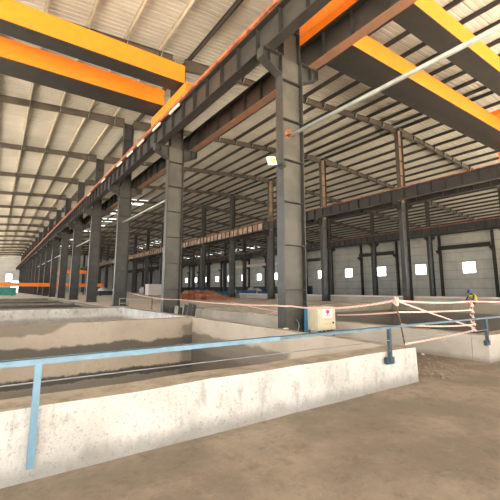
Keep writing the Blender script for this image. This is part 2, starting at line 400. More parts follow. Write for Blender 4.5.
# ---------------------------------------------------------------- columns
def isec(bm, b, a, tf, tw, z0, z1, webmi=1):
    """I section standing up: depth b along x, flange width a along y"""
    box(bm, -b / 2, -b / 2 + tf, -a / 2, a / 2, z0, z1); box(bm, b / 2 - tf, b / 2, -a / 2, a / 2, z0, z1)
def flange_mesh(b, a, tf, z0, z1, sgn):
    return bx(*( (-b / 2, -b / 2 + tf) if sgn < 0 else (b / 2 - tf, b / 2)), -a / 2, a / 2, z0, z1)
BRK = 7.52      # top of the crane brackets
def column_kind(b, a, upper_b, mat, webmat, upmat, upweb, zbase, zroof, brackets, step=1.16, z_off=1.0):
    d = {}
    d['flange'] = [mesh('flange', flange_mesh(b, a, .03, zbase, BRK, s), mat) for s in (-1, 1)]
    d['web'] = mesh('web', bx(-b / 2 + .03, b / 2 - .03, -.012, .012, zbase, BRK), webmat)
    bm = bmesh.new()
    box(bm, -b / 2 + .03, b / 2 - .03, -a / 2 + .01, a / 2 - .01, -.012, .012); d['stiffener'] = mesh('stiffener', bm, 'plate')
    d['levels'] = [z_off + step * i for i in range(-1, 6) if zbase + .2 < z_off + step * i < 6.9]
    d['base'] = mesh('base_plate', bx(-b / 2 - .1, b / 2 + .1, -a / 2 - .08, a / 2 + .08, zbase, zbase + .035), 'steel')
    u = upper_b / 2
    bm = bmesh.new(); box(bm, -u, -u + .025, -a / 2, a / 2, BRK, zroof); box(bm, u - .025, u, -a / 2, a / 2, BRK, zroof)
    d['upper'] = mesh('upper_column', bm, upmat)
    d['uweb'] = mesh('web', bx(-u + .025, u - .025, -.012, .012, BRK, zroof), upweb)
    bm = bmesh.new(); box(bm, -u + .02, u - .02, -a / 2 + .02, a / 2 - .02, -.01, .01); d['ustiff'] = mesh('stiffener', bm, 'plate')
    d['ulev'] = [BRK + .9 + 1.16 * i for i in range(4) if BRK + .9 + 1.16 * i < zroof - .3]
    d['br'] = []
    for s in brackets:
        bm = bmesh.new(); L = 1.02
        for (y0, y1) in ((-.012, .012),):
            vs = [(s * b / 2, BRK), (s * L, BRK), (s * L, BRK - .30), (s * b / 2, BRK - .62)]
            A = [bm.verts.new((x, y0, z)) for x, z in vs]; B = [bm.verts.new((x, y1, z)) for x, z in vs]
            bm.faces.new(A); bm.faces.new(B[::-1])
            for i in range(4): bm.faces.new((A[i], B[i], B[(i + 1) % 4], A[(i + 1) % 4]))
        def pl(x0, z0, x1, z1, w=a / 2):
            q = [bm.verts.new(p) for p in ((x0, -w, z0), (x1, -w, z1), (x1, w, z1), (x0, w, z0), (x0, -w, z0 + .025), (x1, -w, z1 + .025), (x1, w, z1 + .025), (x0, w, z0 + .025))]
            for f in ((0, 3, 2, 1), (4, 5, 6, 7), (0, 1, 5, 4), (1, 2, 6, 5), (2, 3, 7, 6), (3, 0, 4, 7)): bm.faces.new([q[i] for i in f])
        pl(s * b / 2, BRK - .025, s * L, BRK - .025); pl(s * b / 2, BRK - .62, s * L, BRK - .30)
        box(bm, min(s * L, s * (L + .02)), max(s * L, s * (L + .02)), -a / 2, a / 2, BRK - .30, BRK); box(bm, min(s * .76, s * .785), max(s * .76, s * .785), -a / 2, a / 2, BRK - .42, BRK - .02)
        d['br'].append(mesh('crane_bracket', bm, mat))
    return d
def put_column(d, x, y, label, group, cat='column', name='steel_column'):
    t = thing(name, label, cat, (x, y, 0), group=group)
    for m in d['flange']: inst('flange', m, t)
    inst('web', d['web'], t); inst('base_plate', d['base'], t)
    for z in d['levels']: inst('stiffener', d['stiffener'], t, (0, 0, z))
    u = inst('upper_column', d['upper'], t); inst('web', d['uweb'], u)
    for z in d['ulev']: inst('stiffener', d['ustiff'], u, (0, 0, z))
    for m in d['br']: inst('crane_bracket', m, t)
    return t
rb = lambda x: ztop(x) - .3
dA = column_kind(.77, .28, .62, 'steel', 'web', 'steel', 'steel', -.35, rb(XA), (-1, 1))
dA2 = column_kind(.77, .28, .62, 'steel', 'steel', 'steel', 'steel', 0, rb(XA), (-1, 1))
dB = column_kind(.80, .32, .60, 'beam', 'steel', 'rafter', 'tan', 0, rb(XB), (-1, 1))
dB2 = column_kind(.80, .32, .60, 'beam', 'steel', 'beam', 'beam', 0, rb(XB), (-1, 1))
dC = column_kind(.80, .32, .42, 'beam', 'steel', 'beam', 'rafter', 0, rb(XC), (-1, 1))
A = {}
whereA = {1: 'tall grey steel column beside the cream electrical box, with weld rust patch high up',
          2: 'grey steel column with wide bracket, dark plastic sheet heaped at its foot',
          3: 'steel column behind the far corner of the pale walled pit'}
for k in range(1, 18):
    lab = whereA.get(k, 'dark steel column on open floor in left row, %s from the camera' % nth(k - 1))
    A[k] = put_column(dA if k < 3 else dA2, XA, FR(k), lab, 'columns of the left crane row')
B = {}
for k in range(2, 18):
    B[k] = put_column(dB if k < 5 else dB2, XB, FR(k), 'dark column%s in middle row under the ridge, %s from the camera' % (' with tan brown upper post' if k < 5 else '', nth(k - 2)), 'columns of the middle row under the ridge')
Cc = {}
for k in range(2, 18):
    Cc[k] = put_column(dC, XC, FR(k), "slender dark column in the row before the windowed wall, %s from the camera" % nth(k - 2), "columns of the row before the windowed wall")
# wall columns: plain I with one bracket
dD = column_kind(.55, .30, .45, 'beam', 'beam', 'beam', 'beam', 0, rb(XD), (-1,))
for k in range(3, 18):
    put_column(dD, XD, FR(k), 'dark column standing against the windowed right wall, %s from the camera' % nth(k - 3), 'columns against the windowed wall', name='wall_column')

# ---------------------------------------------------------------- crane runway beams
def runway(x, y0, y1, label, stiff_near, flmat='beam', webmat='beam', botmat='beam', railmat='rail', nst=96, step=1.0):
    t = thing('crane_runway_beam', label, 'crane beam', (x, y0, BRK))
    L = y1 - y0
    obj('top_flange', bx(-.18, .18, 0, L, .80, .83), flmat, t); obj('bottom_flange', bx(-.15, .15, 0, L, 0, .03), botmat, t)
    obj('web', bx(-.01, .01, 0, L, .03, .80), webmat, t)
    obj('crane_rail', bx(-.045, .045, 0, L, .83, .93), railmat, t)
    sm_ = mesh('stiffener', bx(-.14, .14, -.01, .01, .03, .80), 'plate')
    n = int(L / step)
    for i in range(min(n, stiff_near)): inst('stiffener', sm_, t, (0, .5 + i * step, 0))
    if n > stiff_near:
        bm = bmesh.new()
        for i in range(stiff_near, n): box(bm, -.14, .14, .5 + i * step - .01, .5 + i * step + .01, .03, .80)
        o = obj('stiffener', bm, 'plate', t); o['kind'] = 'stuff'
    return t
tA = runway(XA - .80, -2, 150, 'long crane beam with rusty orange rail on the left side of left column row', 96, webmat='steel')
# conductor bar along the left beam
obj('conductor_bar', bx(-.26, -.18, 0, 152, .83, .94), 'rail', tA)
cov = mesh('conductor_cover', bx(-.24, -.185, 0, .95, .70, .80), 'lampwhite')
for y_ in (12.6, 14.6, 16.8, 18.6, 20.6, 24.5, 29.0): inst('conductor_cover', cov, tA, (0, y_ + 2, 0))
runway(XA + .80, -2, 150, 'dark crane beam with orange lower edge on the right side of left column row', 96, botmat='primer')
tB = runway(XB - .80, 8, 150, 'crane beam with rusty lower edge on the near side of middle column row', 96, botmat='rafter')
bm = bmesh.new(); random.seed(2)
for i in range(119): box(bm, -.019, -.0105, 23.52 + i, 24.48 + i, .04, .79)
obj('reflected_light_panels', bm, 'reflected_web', tB)  # pale faces paint reflected light onto the far part of the web
runway(XB + .80, 8, 150, 'dark crane beam on the far side of middle column row', 60)
runway(XC - .80, 10, 150, 'dark crane beam on the near side of the row before the windowed wall', 60)
runway(XC + .80, 10, 150, 'dark crane beam on the far side of the row before the windowed wall', 60)
for i, k in enumerate((3, 5, 7, 8, 9, 10, 11)):
    pale = k > 7
    t = thing('wall_crane_beam', 'short %s beam between two wall columns above windows, %s from the camera' % ('pale' if pale else 'dark', nth(i)), 'beam', (XD - .75, FR(k), BRK), group='short beams along the windowed wall')
    pm_ = 'whitebox' if pale else 'beam'; obj('flange', bx(-.15, .15, 0.02, 7.98, .62, .66), pm_, t); obj('flange', bx(-.15, .15, 0.02, 7.98, 0, .04), pm_, t); obj('web', bx(-.012, .012, 0.02, 7.98, .04, .62), pm_, t)

# ---------------------------------------------------------------- rafters and purlins
def rafter_mesh(x0, x1, haunch0, haunch1, dmid=.36, dend=.62):
    """tapered I rafter; local origin at x0, z absolute"""
    bm = bmesh.new(); L = x1 - x0; st = [0, min(2.6, L * .3), L - min(2.6, L * .3), L]
    dep = [dend if haunch0 else dmid, dmid, dmid, dend if haunch1 else dmid]
    def strip(y0, y1, top, bot):
        for i in range(3):
            za, zb = ztop(x0 + st[i]), ztop(x0 + st[i + 1]); t0, t1 = top(i), top(i + 1); b0, b1 = bot(i), bot(i + 1)
            v = [bm.verts.new(p) for p in ((st[i], y0, za - b0), (st[i + 1], y0, zb - b1), (st[i + 1], y1, zb - b1), (st[i], y1, za - b0), (st[i], y0, za - t0), (st[i + 1], y0, zb - t1), (st[i + 1], y1, zb - t1), (st[i], y1, za - t0))]
            for f in ((0, 3, 2, 1), (4, 5, 6, 7), (0, 1, 5, 4), (1, 2, 6, 5), (2, 3, 7, 6), (3, 0, 4, 7)): bm.faces.new([v[j] for j in f])
    strip(-.09, .09, lambda i: 0, lambda i: .02); strip(-.09, .09, lambda i: dep[i] - .02, lambda i: dep[i]); strip(-.008, .008, lambda i: .02, lambda i: dep[i] - .02)
    return mesh('roof_rafter', bm, 'rafter')
spans = [(XL, XA - .31, 0, 1, 'left bay', KMIN[0]), (XA + .31, XB - .21, 1, 1, 'second bay', KMIN[1]),
         (XB + .21, XC - .21, 1, 1, 'third bay', KMIN[2]), (XC + .21, XD, 1, 1, 'bay by the windows', KMIN[3])]
PS = 1.56
pur_x = sorted([XB - .5 - PS * i for i in range(24) if XB - .5 - PS * i > XL] + [XB + .5 + PS * i for i in range(24) if XB + .5 + PS * i < XR - .2])
def rdepth(x, x0, x1, h0, h1, dmid=.36, dend=.62):
    m = min(2.6, (x1 - x0) * .3); d = dmid
    if h0 and x - x0 < m: d = dend + (dmid - dend) * (x - x0) / m
    if h1 and x1 - x < m: d = dend + (dmid - dend) * (x1 - x) / m
    return d
bm = bmesh.new(); V_ = [(0, -.46, .48), (0, -.05, .0), (0, .05, .0), (0, .46, .48)]
for a, b in zip(V_, V_[1:]): bar(bm, a, b, .022, .022, (1, 0, 0))
brace_me = mesh('fly_brace', bm, 'galv')
st_me = {}
for si, (x0, x1, h0, h1, nm, kmin) in enumerate(spans):
    me = rafter_mesh(x0, x1, h0, h1)
    for k in range(kmin, 18):
        t = thing('roof_rafter', 'tapered brown-grey roof rafter over the %s, %s from the camera' % (nm, nth(k - kmin)), 'rafter', (x0, FR(k), 0), group='rafters over the ' + nm)
        inst('rafter_beam', me, t)
        if k > 8: continue
        for px in pur_x:
            if x0 + .3 < px < x1 - .3:
                d = round(rdepth(px, x0, x1, h0, h1), 2); z = ztop(px)
                if d not in st_me: st_me[d] = mesh('stiffener', bx(-.012, .012, -.088, .088, -d + .022, -.022), 'plate')
                inst('stiffener', st_me[d], t, (px - x0, 0, z))
                if k < 5: inst('fly_brace', brace_me, t, (px - x0 + .03, 0, z - d + .01))
pm_d, pm_l = {}, {}
for m in ('purlin', 'purlin_lit'):
    bm = bmesh.new(); L = YEND - YNEAR
    box(bm, -.004, .004, 0, L, 0, .20); box(bm, -.004, .065, 0, L, 0, .008); box(bm, -.065, .004, 0, L, .192, .20)
    pm_d[m] = mesh('roof_purlin', bm, m)
nl = sum(1 for p in pur_x if p < XA); cnt = {}
for px in pur_x:
    side = 'left bay' if px < XA else 'second bay' if px < XB else 'third bay' if px < XC else 'bay by the windows'
    i = cnt.get(side, 0); cnt[side] = i + 1
    o = inst('roof_purlin', pm_d['purlin_lit' if px < XA else 'purlin'], None, (px, YNEAR, ztop(px)))
    tag(o, 'thin %s roof purlin over the %s, %s from the left' % ('cream' if px < XA else 'dark', side, ORD[i] if i else 'first'), 'purlin', 'purlins over the ' + side)
# daylight sheets
sk = mesh('skylight', bx(-1.1, 1.1, -1.6, 1.6, -.02, 0), 'skylight')
n = 30
for xc, ks in ((15.2, (6, 7, 8, 9, 10, 12, 14)), (33.4, (10, 11, 12, 13, 15)), (52.5, (9, 10, 11, 12, 13, 14))):
    for k in ks:
        o = inst('window_%d' % n, sk, None, (xc, FR(k) + 2.2, ztop(xc) + .19)); struct(o); n += 1
        o.rotation_euler = (0, (-1 if xc < XB else 1) * math.atan(.077), 0)

# ---------------------------------------------------------------- strut tubes, conduit
tb = bmesh.new(); tube(tb, (0, .02, 0), (0, 7.98, 0), .05, 12); tm = mesh('tube', tb, 'galv')
cl = mesh('end_cleat', bx(-.1, .1, -.0, .16, -.012, .012), 'rust' if 'rust' in M_ else 'rusty')
for i, k in enumerate((0, 2, 4, 6, 7, 8, 9)):
    t = thing('strut_tube', ['long pale steel tube running to the nearest column from upper right', 'pale steel tube between second and third columns of the left row'][i] if i < 2 else
              'pale steel tube between far columns of the left row, %s from the camera' % nth(i), 'strut', (XA - .06, FR(k), 5.2), group='strut tubes along the left row')
    inst('tube', tm, t); inst('end_cleat', cl, t, (0, 0, 0)); inst('end_cleat', cl, t, (0, 7.82, 0))
bm = bmesh.new(); tube(bm, (0, 0, 0), (0, 70, 0), .035, 8)
tag(obj('ridge_conduit', bm, 'galv', loc=(XB - .55, 5, RIDGE - .16)), 'thin pale conduit running lengthwise under the roof ridge', 'conduit')
# weld rust patch on nearest column web
bm = bmesh.new(); bmesh.ops.create_circle(bm, cap_ends=True, radius=.13, segments=18)
for v in bm.verts: v.co *= 1 + .35 * noise.noise(v.co * 9)
o = obj('weld_patch', bm, 'rail', A[1], (-.06, -.016, 5.27), (PI / 2, 0, 0))
# chalk arc at its foot
bm = bmesh.new(); pts = [Vector((.16 * math.cos(t), 0, .17 * math.sin(t))) for t in [(-70 + 14 * i) * PI / 180 for i in range(11)]]
for a, b in zip(pts, pts[1:]): bar(bm, a, b, .012, .022, (0, 1, 0))
obj('chalk_mark', bm, 'chalk', A[1], (.03, -.018, .08))

# ---------------------------------------------------------------- overhead cranes
def crane(label, x0, x1, y, group='overhead travelling cranes', ybot=9.2, trolley_x=None, widths=.62):
    t = thing('overhead_crane', label, 'crane', (x0, y, BRK + .93), group=group)
    L = x1 - x0; zb = ybot - (BRK + .93)
    for s in (-1, 1):
        g = obj('bridge_girder', bx(0, L, s * 1.1 - widths / 2 + 0, s * 1.1 + widths / 2, zb, zb + .80), 'copper', t, bevel=.02)
        obj('bottom_plate', bx(-.0, L, s * 1.1 - widths / 2 - .06, s * 1.1 + widths / 2 + .06, zb - .03, zb - .002), 'beam', g)
    for xx in (0, L):
        e = obj('end_carriage', bx(xx - .18, xx + .18, -1.9, 1.9, .16, .56), 'copper', t, bevel=.02)
        for s in (-1, 1):
            bm = bmesh.new(); tube(bm, (xx - .07, s * 1.5, .16), (xx + .07, s * 1.5, .16), .16, 20); obj('wheel', bm, 'black', e)
    bm = bmesh.new(); box(bm, 0, L, -2.05, -1.5, zb + .02, zb + .06)
    for i in range(int(L / 1.5) + 1): tube(bm, (min(L, i * 1.5), -2.03, zb + .06), (min(L, i * 1.5), -2.03, zb + 1.0), .018, 6)
    tube(bm, (0, -2.03, zb + 1.0), (L, -2.03, zb + 1.0), .018, 6)
    # walkway only on the far crane side
    for v in bm.verts: v.co.y = -v.co.y
    obj('walkway', bm, 'beam', t)
    if trolley_x is not None:
        bm = bmesh.new(); box(bm, trolley_x - .5, trolley_x + .5, -1.2, 1.2, zb + .82, zb + 1.1); tube(bm, (trolley_x - .45, 0, zb + .95), (trolley_x + .45, 0, zb + .95), .22, 16)
        q = obj('hoist_trolley', bm, 'copper', t)
        bm = bmesh.new(); tube(bm, (trolley_x, 0, zb + .8), (trolley_x, 0, zb - .15), .012, 6); box(bm, trolley_x - .12, trolley_x + .12, -.1, .1, zb - .4, zb - .15); obj('hook_block', bm, 'copper', q)
    return t
crane('orange overhead crane girder crossing high above the wide grey pit at upper right', XA + .80, XB - .80, 6.40, trolley_x=14.0)
crane('orange overhead crane whose end sits on the left runway rail', XL + .4, XA - .80, 14.0, trolley_x=8.0)

# ---------------------------------------------------------------- floodlight on the nearest column
t = thing('floodlight', 'small white square floodlight with yellow lens clamped to the nearest column', 'lamp', (5.52, 6.90, 4.26), (math.radians(-8), math.radians(-14), math.radians(8)))
obj('lamp_housing', bx(-.14, .14, -.0, .07, -.11, .11), 'lampwhite', t, bevel=.012)
obj('lens', bx(-.085, .085, -.012, -.001, -.06, .065), 'lens', t, bevel=.004)
bm = bmesh.new(); bar(bm, (.10, .05, -.10), (.46, .12, -.10), .03, .04); box(bm, .40, .5, .02, .2, -.16, -.03); obj('bracket', bm, 'black', t)

# ---------------------------------------------------------------- electrical box
t = thing('electrical_box', 'cream electrical panel box with red warning sticker beside the nearest column', 'electrical box', (7.0, 6.6, -.35))
obj('cabinet', bx(-.31, .31, 0, .38, .34, .92), 'cream', t, bevel=.01)
dr = obj('door', bx(-.285, .295, -.022, -.001, .36, .90), 'cream', t, bevel=.006)
bm = bmesh.new(); tube(bm, (.20, -.023, .52), (.20, -.04, .52), .026, 14); obj('lock', bm, 'black', dr)
obj('name_plate', bx(-.16, .14, -.027, -.0225, .495, .515), 'lens', dr)
st = obj('warning_sticker', bx(-.17, .17, -.026, -.0225, .645, .865), 'white', dr)
bm = bmesh.new()
ctr = Vector((.01, -.0285, .80))
for i in range(9):
    a = i * 2 * PI / 9; box(bm, ctr.x + .05 * math.cos(a) - .018, ctr.x + .05 * math.cos(a) + .018, -.030, -.027, ctr.z + .03 * math.sin(a) - .015, ctr.z + .03 * math.sin(a) + .015)
box(bm, -.02, .04, -.030, -.027, .782, .818); box(bm, -.012, .032, -.030, -.027, .728, .755); obj('red_emblem', bm, 'red', st)
def text(name, body, size, loc, rot, mat, parent):
    cu = bpy.data.curves.new(name, 'FONT'); cu.body = body; cu.size = size; cu.align_x = 'CENTER'; cu.align_y = 'CENTER'; cu.extrude = .001
    o = bpy.data.objects.new(name, cu); C.objects.link(o); dg = bpy.context.evaluated_depsgraph_get()
    me = bpy.data.meshes.new_from_object(o.evaluated_get(dg)); bpy.data.objects.remove(o); me.materials.append(M_[mat])
    return inst(name, me, parent, loc, rot)
text('lettering', 'DANGER', .046, (.01, -.028, .701), (PI / 2, 0, 0), 'red', st)
text('lettering', '415 VOLTS', .048, (.01, -.026, .612), (PI / 2, 0, 0), 'pink', dr)
lm = mesh('leg', bx(-.02, .02, -.02, .02, 0, .34), 'bluegrey')
for sx in (-.28, .28):
    for sy in (.03, .35): inst('leg', lm, t, (sx, sy, 0))
gb = bmesh.new(); tube(gb, (0, 0, .34), (0, 0, .26), .028, 10); gm = mesh('cable_gland', gb, 'black')
for sx in (-.2, -.06, .1, .22): inst('cable_gland', gm, t, (sx, .06, 0))
tag(obj('conduit_post', bx(-.04, .04, -.02, .02, 0, .90), 'bluepipe', loc=(6.655, 7.010, -.35), bevel=.006), 'blue vertical conduit post between the nearest column and cream box', 'post')

# ---------------------------------------------------------------- blue railing
t = thing('safety_railing', 'pale blue angle-iron railing bolted along the white pit fronts', 'railing', (0, 3.15, -.35))
RZ = .85 - .02
def lpiece(bm, x0, x1, z0, z1, wd, th):   # angle iron, horizontal
    box(bm, x0, x1, -th, 0, z0, z1); box(bm, x0, x1, -th, wd, z1 - th, z1)
bm = bmesh.new(); lpiece(bm, -3.4, 2.6, RZ - .025, RZ + .02, .035, .005); obj('top_rail', bm, 'blue', t)
bm = bmesh.new(); lpiece(bm, 2.6, 4.62, RZ - .02, RZ + .018, .035, .005); obj('top_rail', bm, 'bluegrey', t)
bm = bmesh.new(); lpiece(bm, 4.62, 9.6, RZ - .01, RZ + .02, .03, .005); obj('top_rail', bm, 'bluegrey', t)
bm = bmesh.new(); tube(bm, (-3.4, 0, .705), (4.6, 0, .655), .0045, 6); tube(bm, (4.6, 0, .655), (7.6, .0, .62), .0045, 6); obj('lower_cable', bm, 'wire', t)
for px, m, w in ((-2.9, 'blue', .045), (.315, 'blue', .045), (4.60, 'bluegrey', .045), (7.62, 'bluegrey', .05)):
    bm = bmesh.new(); z0 = .38 if px > 1 else .1
    box(bm, px - w / 2, px + w / 2, -.006, 0, z0, RZ); box(bm, px - w / 2, px - w / 2 + .006, -.0, .04, z0, RZ)
    p = obj('post', bm, m if px < 1 else 'darkblue', t)
    if px > 1:
        bm = bmesh.new(); box(bm, px - .11, px + .055, -.012, .04, z0 - .04, z0 + .05); box(bm, px - .06, px - .03, -.03, .02, z0, z0 + .14); obj('foot_bracket', bm, 'darkblue', p)
        bm = bmesh.new(); bmesh.ops.create_circle(bm, cap_ends=True, radius=.05, segments=14)
        for v in bm.verts: v.co = Vector((v.co.x * 1.1, 0, v.co.y)) * (1 + .3 * noise.noise(v.co * 12))
        obj('rust_stain', bm, 'rusty', p, (px - .07, .0405, z0 + .01))

# ---------------------------------------------------------------- caution tape and its rods
def ribbon(name, pts, label, w=.036, sag=.03, twist=0):
    bm = bmesh.new(); uv = bm.loops.layers.uv.new('uv'); ev = []
    for a, b in zip(pts, pts[1:]):
        a, b = Vector(a), Vector(b); n = max(2, int((b - a).length / .25)); L = (b - a).length
        for i in range(n + (b is pts[-1])):
            f = i / n; p = a.lerp(b, f); p.z -= sag * L * .12 * 4 * f * (1 - f); ev.append(p)
    ev.append(Vector(pts[-1])); d = 0; prev = None
    for i, p in enumerate(ev):
        t_ = (ev[min(i + 1, len(ev) - 1)] - ev[max(i - 1, 0)]).normalized(); side = t_.cross(Vector((0, 0, 1))).normalized(); u = side.cross(t_)
        an = twist * math.sin(i * .55 + len(ev)); wv = u * math.cos(an) + side * math.sin(an)
        if i: d += (p - ev[i - 1]).length
        q = (bm.verts.new(p + wv * w / 2), bm.verts.new(p - wv * w / 2), d)
        if prev:
            f = bm.faces.new((prev[0], q[0], q[1], prev[1]))
            for l, c in zip(f.loops, ((prev[2], 1), (q[2], 1), (q[2], 0), (prev[2], 0))): l[uv].uv = c
        prev = q
    o = obj(name, bm, 'tape'); s = o.modifiers.new('t', 'SOLIDIFY'); s.thickness = .002
    return tag(o, label, 'tape', 'red and white caution tape')
R1a, R1b = Vector((5.33, 3.40, .16)), Vector((5.16, 3.40, .84))
R2a, R2b = Vector((7.88, 3.50, .17)), Vector((7.86, 3.50, .78))
t = thing('tape_rod', 'leaning rusty rod with tape knot at the end corner of the stained pit', 'rod', R1a)
bm = bmesh.new(); tube(bm, (0, 0, 0), R1b - R1a, .012, 8); obj('rod', bm, 'rod', t)
def knot(parent, at, r=.045, seed=0):
    bm = bmesh.new()
    for i in range(6):
        random.seed(seed + i); a = Vector((random.uniform(-1, 1), random.uniform(-.6, .6), random.uniform(-1, 1))).normalized() * r
        bar(bm, at - a * .8, at + a * 1.3, .03, .006, (0, 1, .3)); bar(bm, at + a * .6 + Vector((0, -.01, 0)), at - a * 1.1, .02, .02, (1, 0, 0))
    obj('tape_knot', bm, 'tape', parent)
knot(t, R1b - R1a, .05, 3); knot(t, (R1b - R1a) * .93, .035, 9)
t = thing('tape_rod', 'upright rod wrapped in tape on the wide pit wall, at right', 'rod', R2a)
bm = bmesh.new(); tube(bm, (0, 0, 0), R2b - R2a, .012, 8); obj('rod', bm, 'rod', t)
for i in range(5): knot(t, (R2b - R2a) * (.1 + .2 * i), .05, 20 + i)
bm = bmesh.new(); bar(bm, (0, 0, .05), (.28, .05, .005), .035, .008); bar(bm, (0, 0, .08), (-.2, -.05, .03), .035, .008); obj('tape_end', bm, 'tape', t)
ribbon('caution_tape', [R1b, (6.10, 6.93, .60)], 'tape from the leaning rod across the nearest column at chest height', sag=.2)
ribbon('caution_tape', [(6.10, 6.93, .60), (5.95, 7.0, .60), (5.95, 7.36, .60), (6.82, 14.98, .56), (5.95, 14.98, .60), (5.92, 15.4, .62), (6.9, 22.95, .83)], 'long tape running left from nearest column past the second and third columns', sag=.05)
ribbon('caution_tape', [(6.05, 7.37, .44), (8.1, 13.0, .50)], 'short lower tape above the white wall left of the nearest column', w=.03, sag=.02)
ribbon('caution_tape', [(7.34, 6.56, .36), (5.20, 3.38, .66)], 'tape from the cream box to the middle of the leaning rod', w=.027)
ribbon('caution_tape', [(5.20, 3.38, .66), (7.86, 3.48, .61)], 'level middle tape between the two rods', w=.027, twist=.2)
ribbon('caution_tape', [R1b, R2b], 'topmost tape strung between the two rods', w=.028, sag=.1)
ribbon('caution_tape', [R2b, (9.6, 3.45, .74)], 'tape leading right from the top of the wrapped rod', w=.025)
ribbon('caution_tape', [R1b, (7.80, 3.47, .28)], 'diagonal tape descending from leaning rod top to wrapped rod foot', w=.025)
ribbon('caution_tape', [(5.25, 3.39, .47), (7.80, 3.47, .33)], 'lower level tape between rods just under the blue rail', w=.028, sag=.1)
ribbon('caution_tape', [(5.30, 3.38, .17), (7.84, 3.47, .22)], 'lowest tape rising from leaning rod foot to wrapped rod foot', w=.027, twist=.3)
ribbon('caution_tape', [(8.0, 12.4, .32), (7.70, 10.9, .20), (7.68, 9.6, .27), (7.66, 8.9, .12), (7.68, 7.9, .20)], 'thin tape drooping over the white wall face left of nearest column', w=.018, sag=.6)

# ---------------------------------------------------------------- bits near the columns
t = thing('leaning_offcuts', 'dark steel plate offcuts leaning at the foot of the second column', 'steel offcuts', (6.75, 14.7, -.35))
for i, (x, h, w, ln, m) in enumerate(((-.62, .58, .16, .10, 'rag'), (-.42, .66, .14, .16, 'galv'), (-.22, .60, .20, .12, 'rag'), (-.02, .70, .15, .20, 'rag'), (.17, .74, .16, .22, 'rag'), (.36, .70, .15, .24, 'rag'))):
    bm = bmesh.new(); bar(bm, (x, -.12, 0), (x + ln, .10, h), w, .02, (0, 1, 0)); bar(bm, (x + w * .5, -.14, 0), (x + ln + w * .5, .08, h * .97), .012, .05, (0, 1, 0)); obj('plate', bm, m, t)
t = thing('guard_frame', 'small grey pipe frame standing on the far corner of the pale pit', 'frame', (5.30, 17.95, .15))
bm = bmesh.new(); f0, f1 = Vector((-.33, .1, 0)), Vector((.10, .1, 0))
for p in (f0, f1): tube(bm, p, p + Vector((0, 0, .42)), .02, 8)
for z in (.2, .42): tube(bm, f0 + Vector((0, 0, z)), f1 + Vector((0, 0, z)), .02, 8)
obj('pipe_frame', bm, 'galv', t)
bm = bmesh.new(); tube(bm, (0, 0, 0), (0, 0, .52), .022, 8); box(bm, -.06, .06, -.06, .06, 0, .02)
tag(obj('marker_post', bm, 'rod', loc=(6.78, 18.6, 0)), 'short rusty post on the beige floor behind the pale pit corner', 'post')
bm = bmesh.new(); tube(bm, (0, 0, 0), (1.25, -1.6, 0), .01, 6); tube(bm, (0, 0, 0), (-.9, 1.4, .0), .01, 6)
tag(obj('cord', bm, 'tape', loc=(6.78, 18.6, .5)), 'thin pale cord tied to the short rusty post behind the pit', 'cord')
bm = bmesh.new(); bmesh.ops.create_icosphere(bm, subdivisions=2, radius=.035)
for v in bm.verts: v.co.z *= .6; v.co *= 1 + .3 * noise.noise(v.co * 30)
tag(obj('rubble_chip', bm, 'whitebox', loc=(8.0 - .55, 4.35, -.325)), 'small white rubble chip on the dirt beside the wide pit wall', 'rubble')
bm = bmesh.new(); bmesh.ops.create_icosphere(bm, subdivisions=2, radius=.05)
for v in bm.verts: v.co.z *= .3; v.co.x *= 1.6; v.co *= 1 + .3 * noise.noise(v.co * 20)
tag(obj('mortar_crumb', bm, 'whitebox', loc=(5.30, 6.2, .165)), 'flat white mortar crumb on the pit wall top below the nearest column', 'rubble')
# broken concrete bits of the passage (uncountable)
bm = bmesh.new(); random.seed(5)
for i in range(260):
    x, y_ = random.uniform(5.6, 7.6), random.uniform(3.3, 8); r = random.uniform(.008, .03)
    if i % 3 == 0: x, y_ = random.uniform(5.7, 6.6) , random.uniform(3.0, 4.2)
    if abs(x - XA) < .6 and y_ > 6.6: continue
    M4 = Matrix.Translation((x, y_, -.35 + r * .4)) @ Matrix.Rotation(random.uniform(0, 6), 4, 'Z') @ Matrix.Diagonal((1.3, 1, .7, 1))
    bmesh.ops.create_icosphere(bm, subdivisions=1, radius=r, matrix=M4)
o = tag(obj('dirt_crumbs', bm, 'top'), 'brown crumbs and broken grit scattered in the dirt passage between the pits', 'debris'); o['kind'] = 'stuff'

# ---------------------------------------------------------------- far things
# rusty steel sections
def section_mesh(L):
    bm = bmesh.new(); box(bm, 0, L, -.12, .12, 0, .02); box(bm, 0, L, -.12, .12, .28, .30); box(bm, 0, L, -.01, .01, .02, .28); return mesh('steel_section', bm, 'rusty')
sec = section_mesh(2.7); sec2 = sec.copy(); sec2.materials[0] = M_['rustlight']
for lay, js in ((0, range(8)), (1, range(2, 6)), (2, range(3, 5))):
    for j in js:
        o = inst('steel_section', random.choice((sec, sec2)), None, (14.5 + .34 * j + .1 * lay + random.uniform(-.12, .12), 36.6 - j * .75 + random.uniform(-.03, .03), .31 * lay), (0, 0, math.radians(-32 + random.uniform(-2, 2))))
        nm = ('bottom', 'middle', 'top')[lay] + ' layer'
        tag(o, 'rusty orange steel I-section in the %s of the heap on the beige floor' % nm, 'steel section', 'rusty steel sections, ' + nm)
def bin_(loc, s, mat, label, name='sheet_bin', cat='bin', group=None):
    t = thing(name, label, cat, loc, group=group)
    sx, sy, sz = s; bm = bmesh.new(); box(bm, -sx / 2, sx / 2, -sy / 2, sy / 2, .12, sz)
    obj('body', bm, mat, t, bevel=.04); obj('lid', bx(-sx / 2 - .04, sx / 2 + .04, -sy / 2 - .04, sy / 2 + .04, sz, sz + .07), mat, t)
    bm = bmesh.new()
    for a in (-.35, .35): box(bm, sx * a - .06, sx * a + .06, -sy / 2, sy / 2, 0, .12)
    obj('runner', bm, 'wood', t); return t
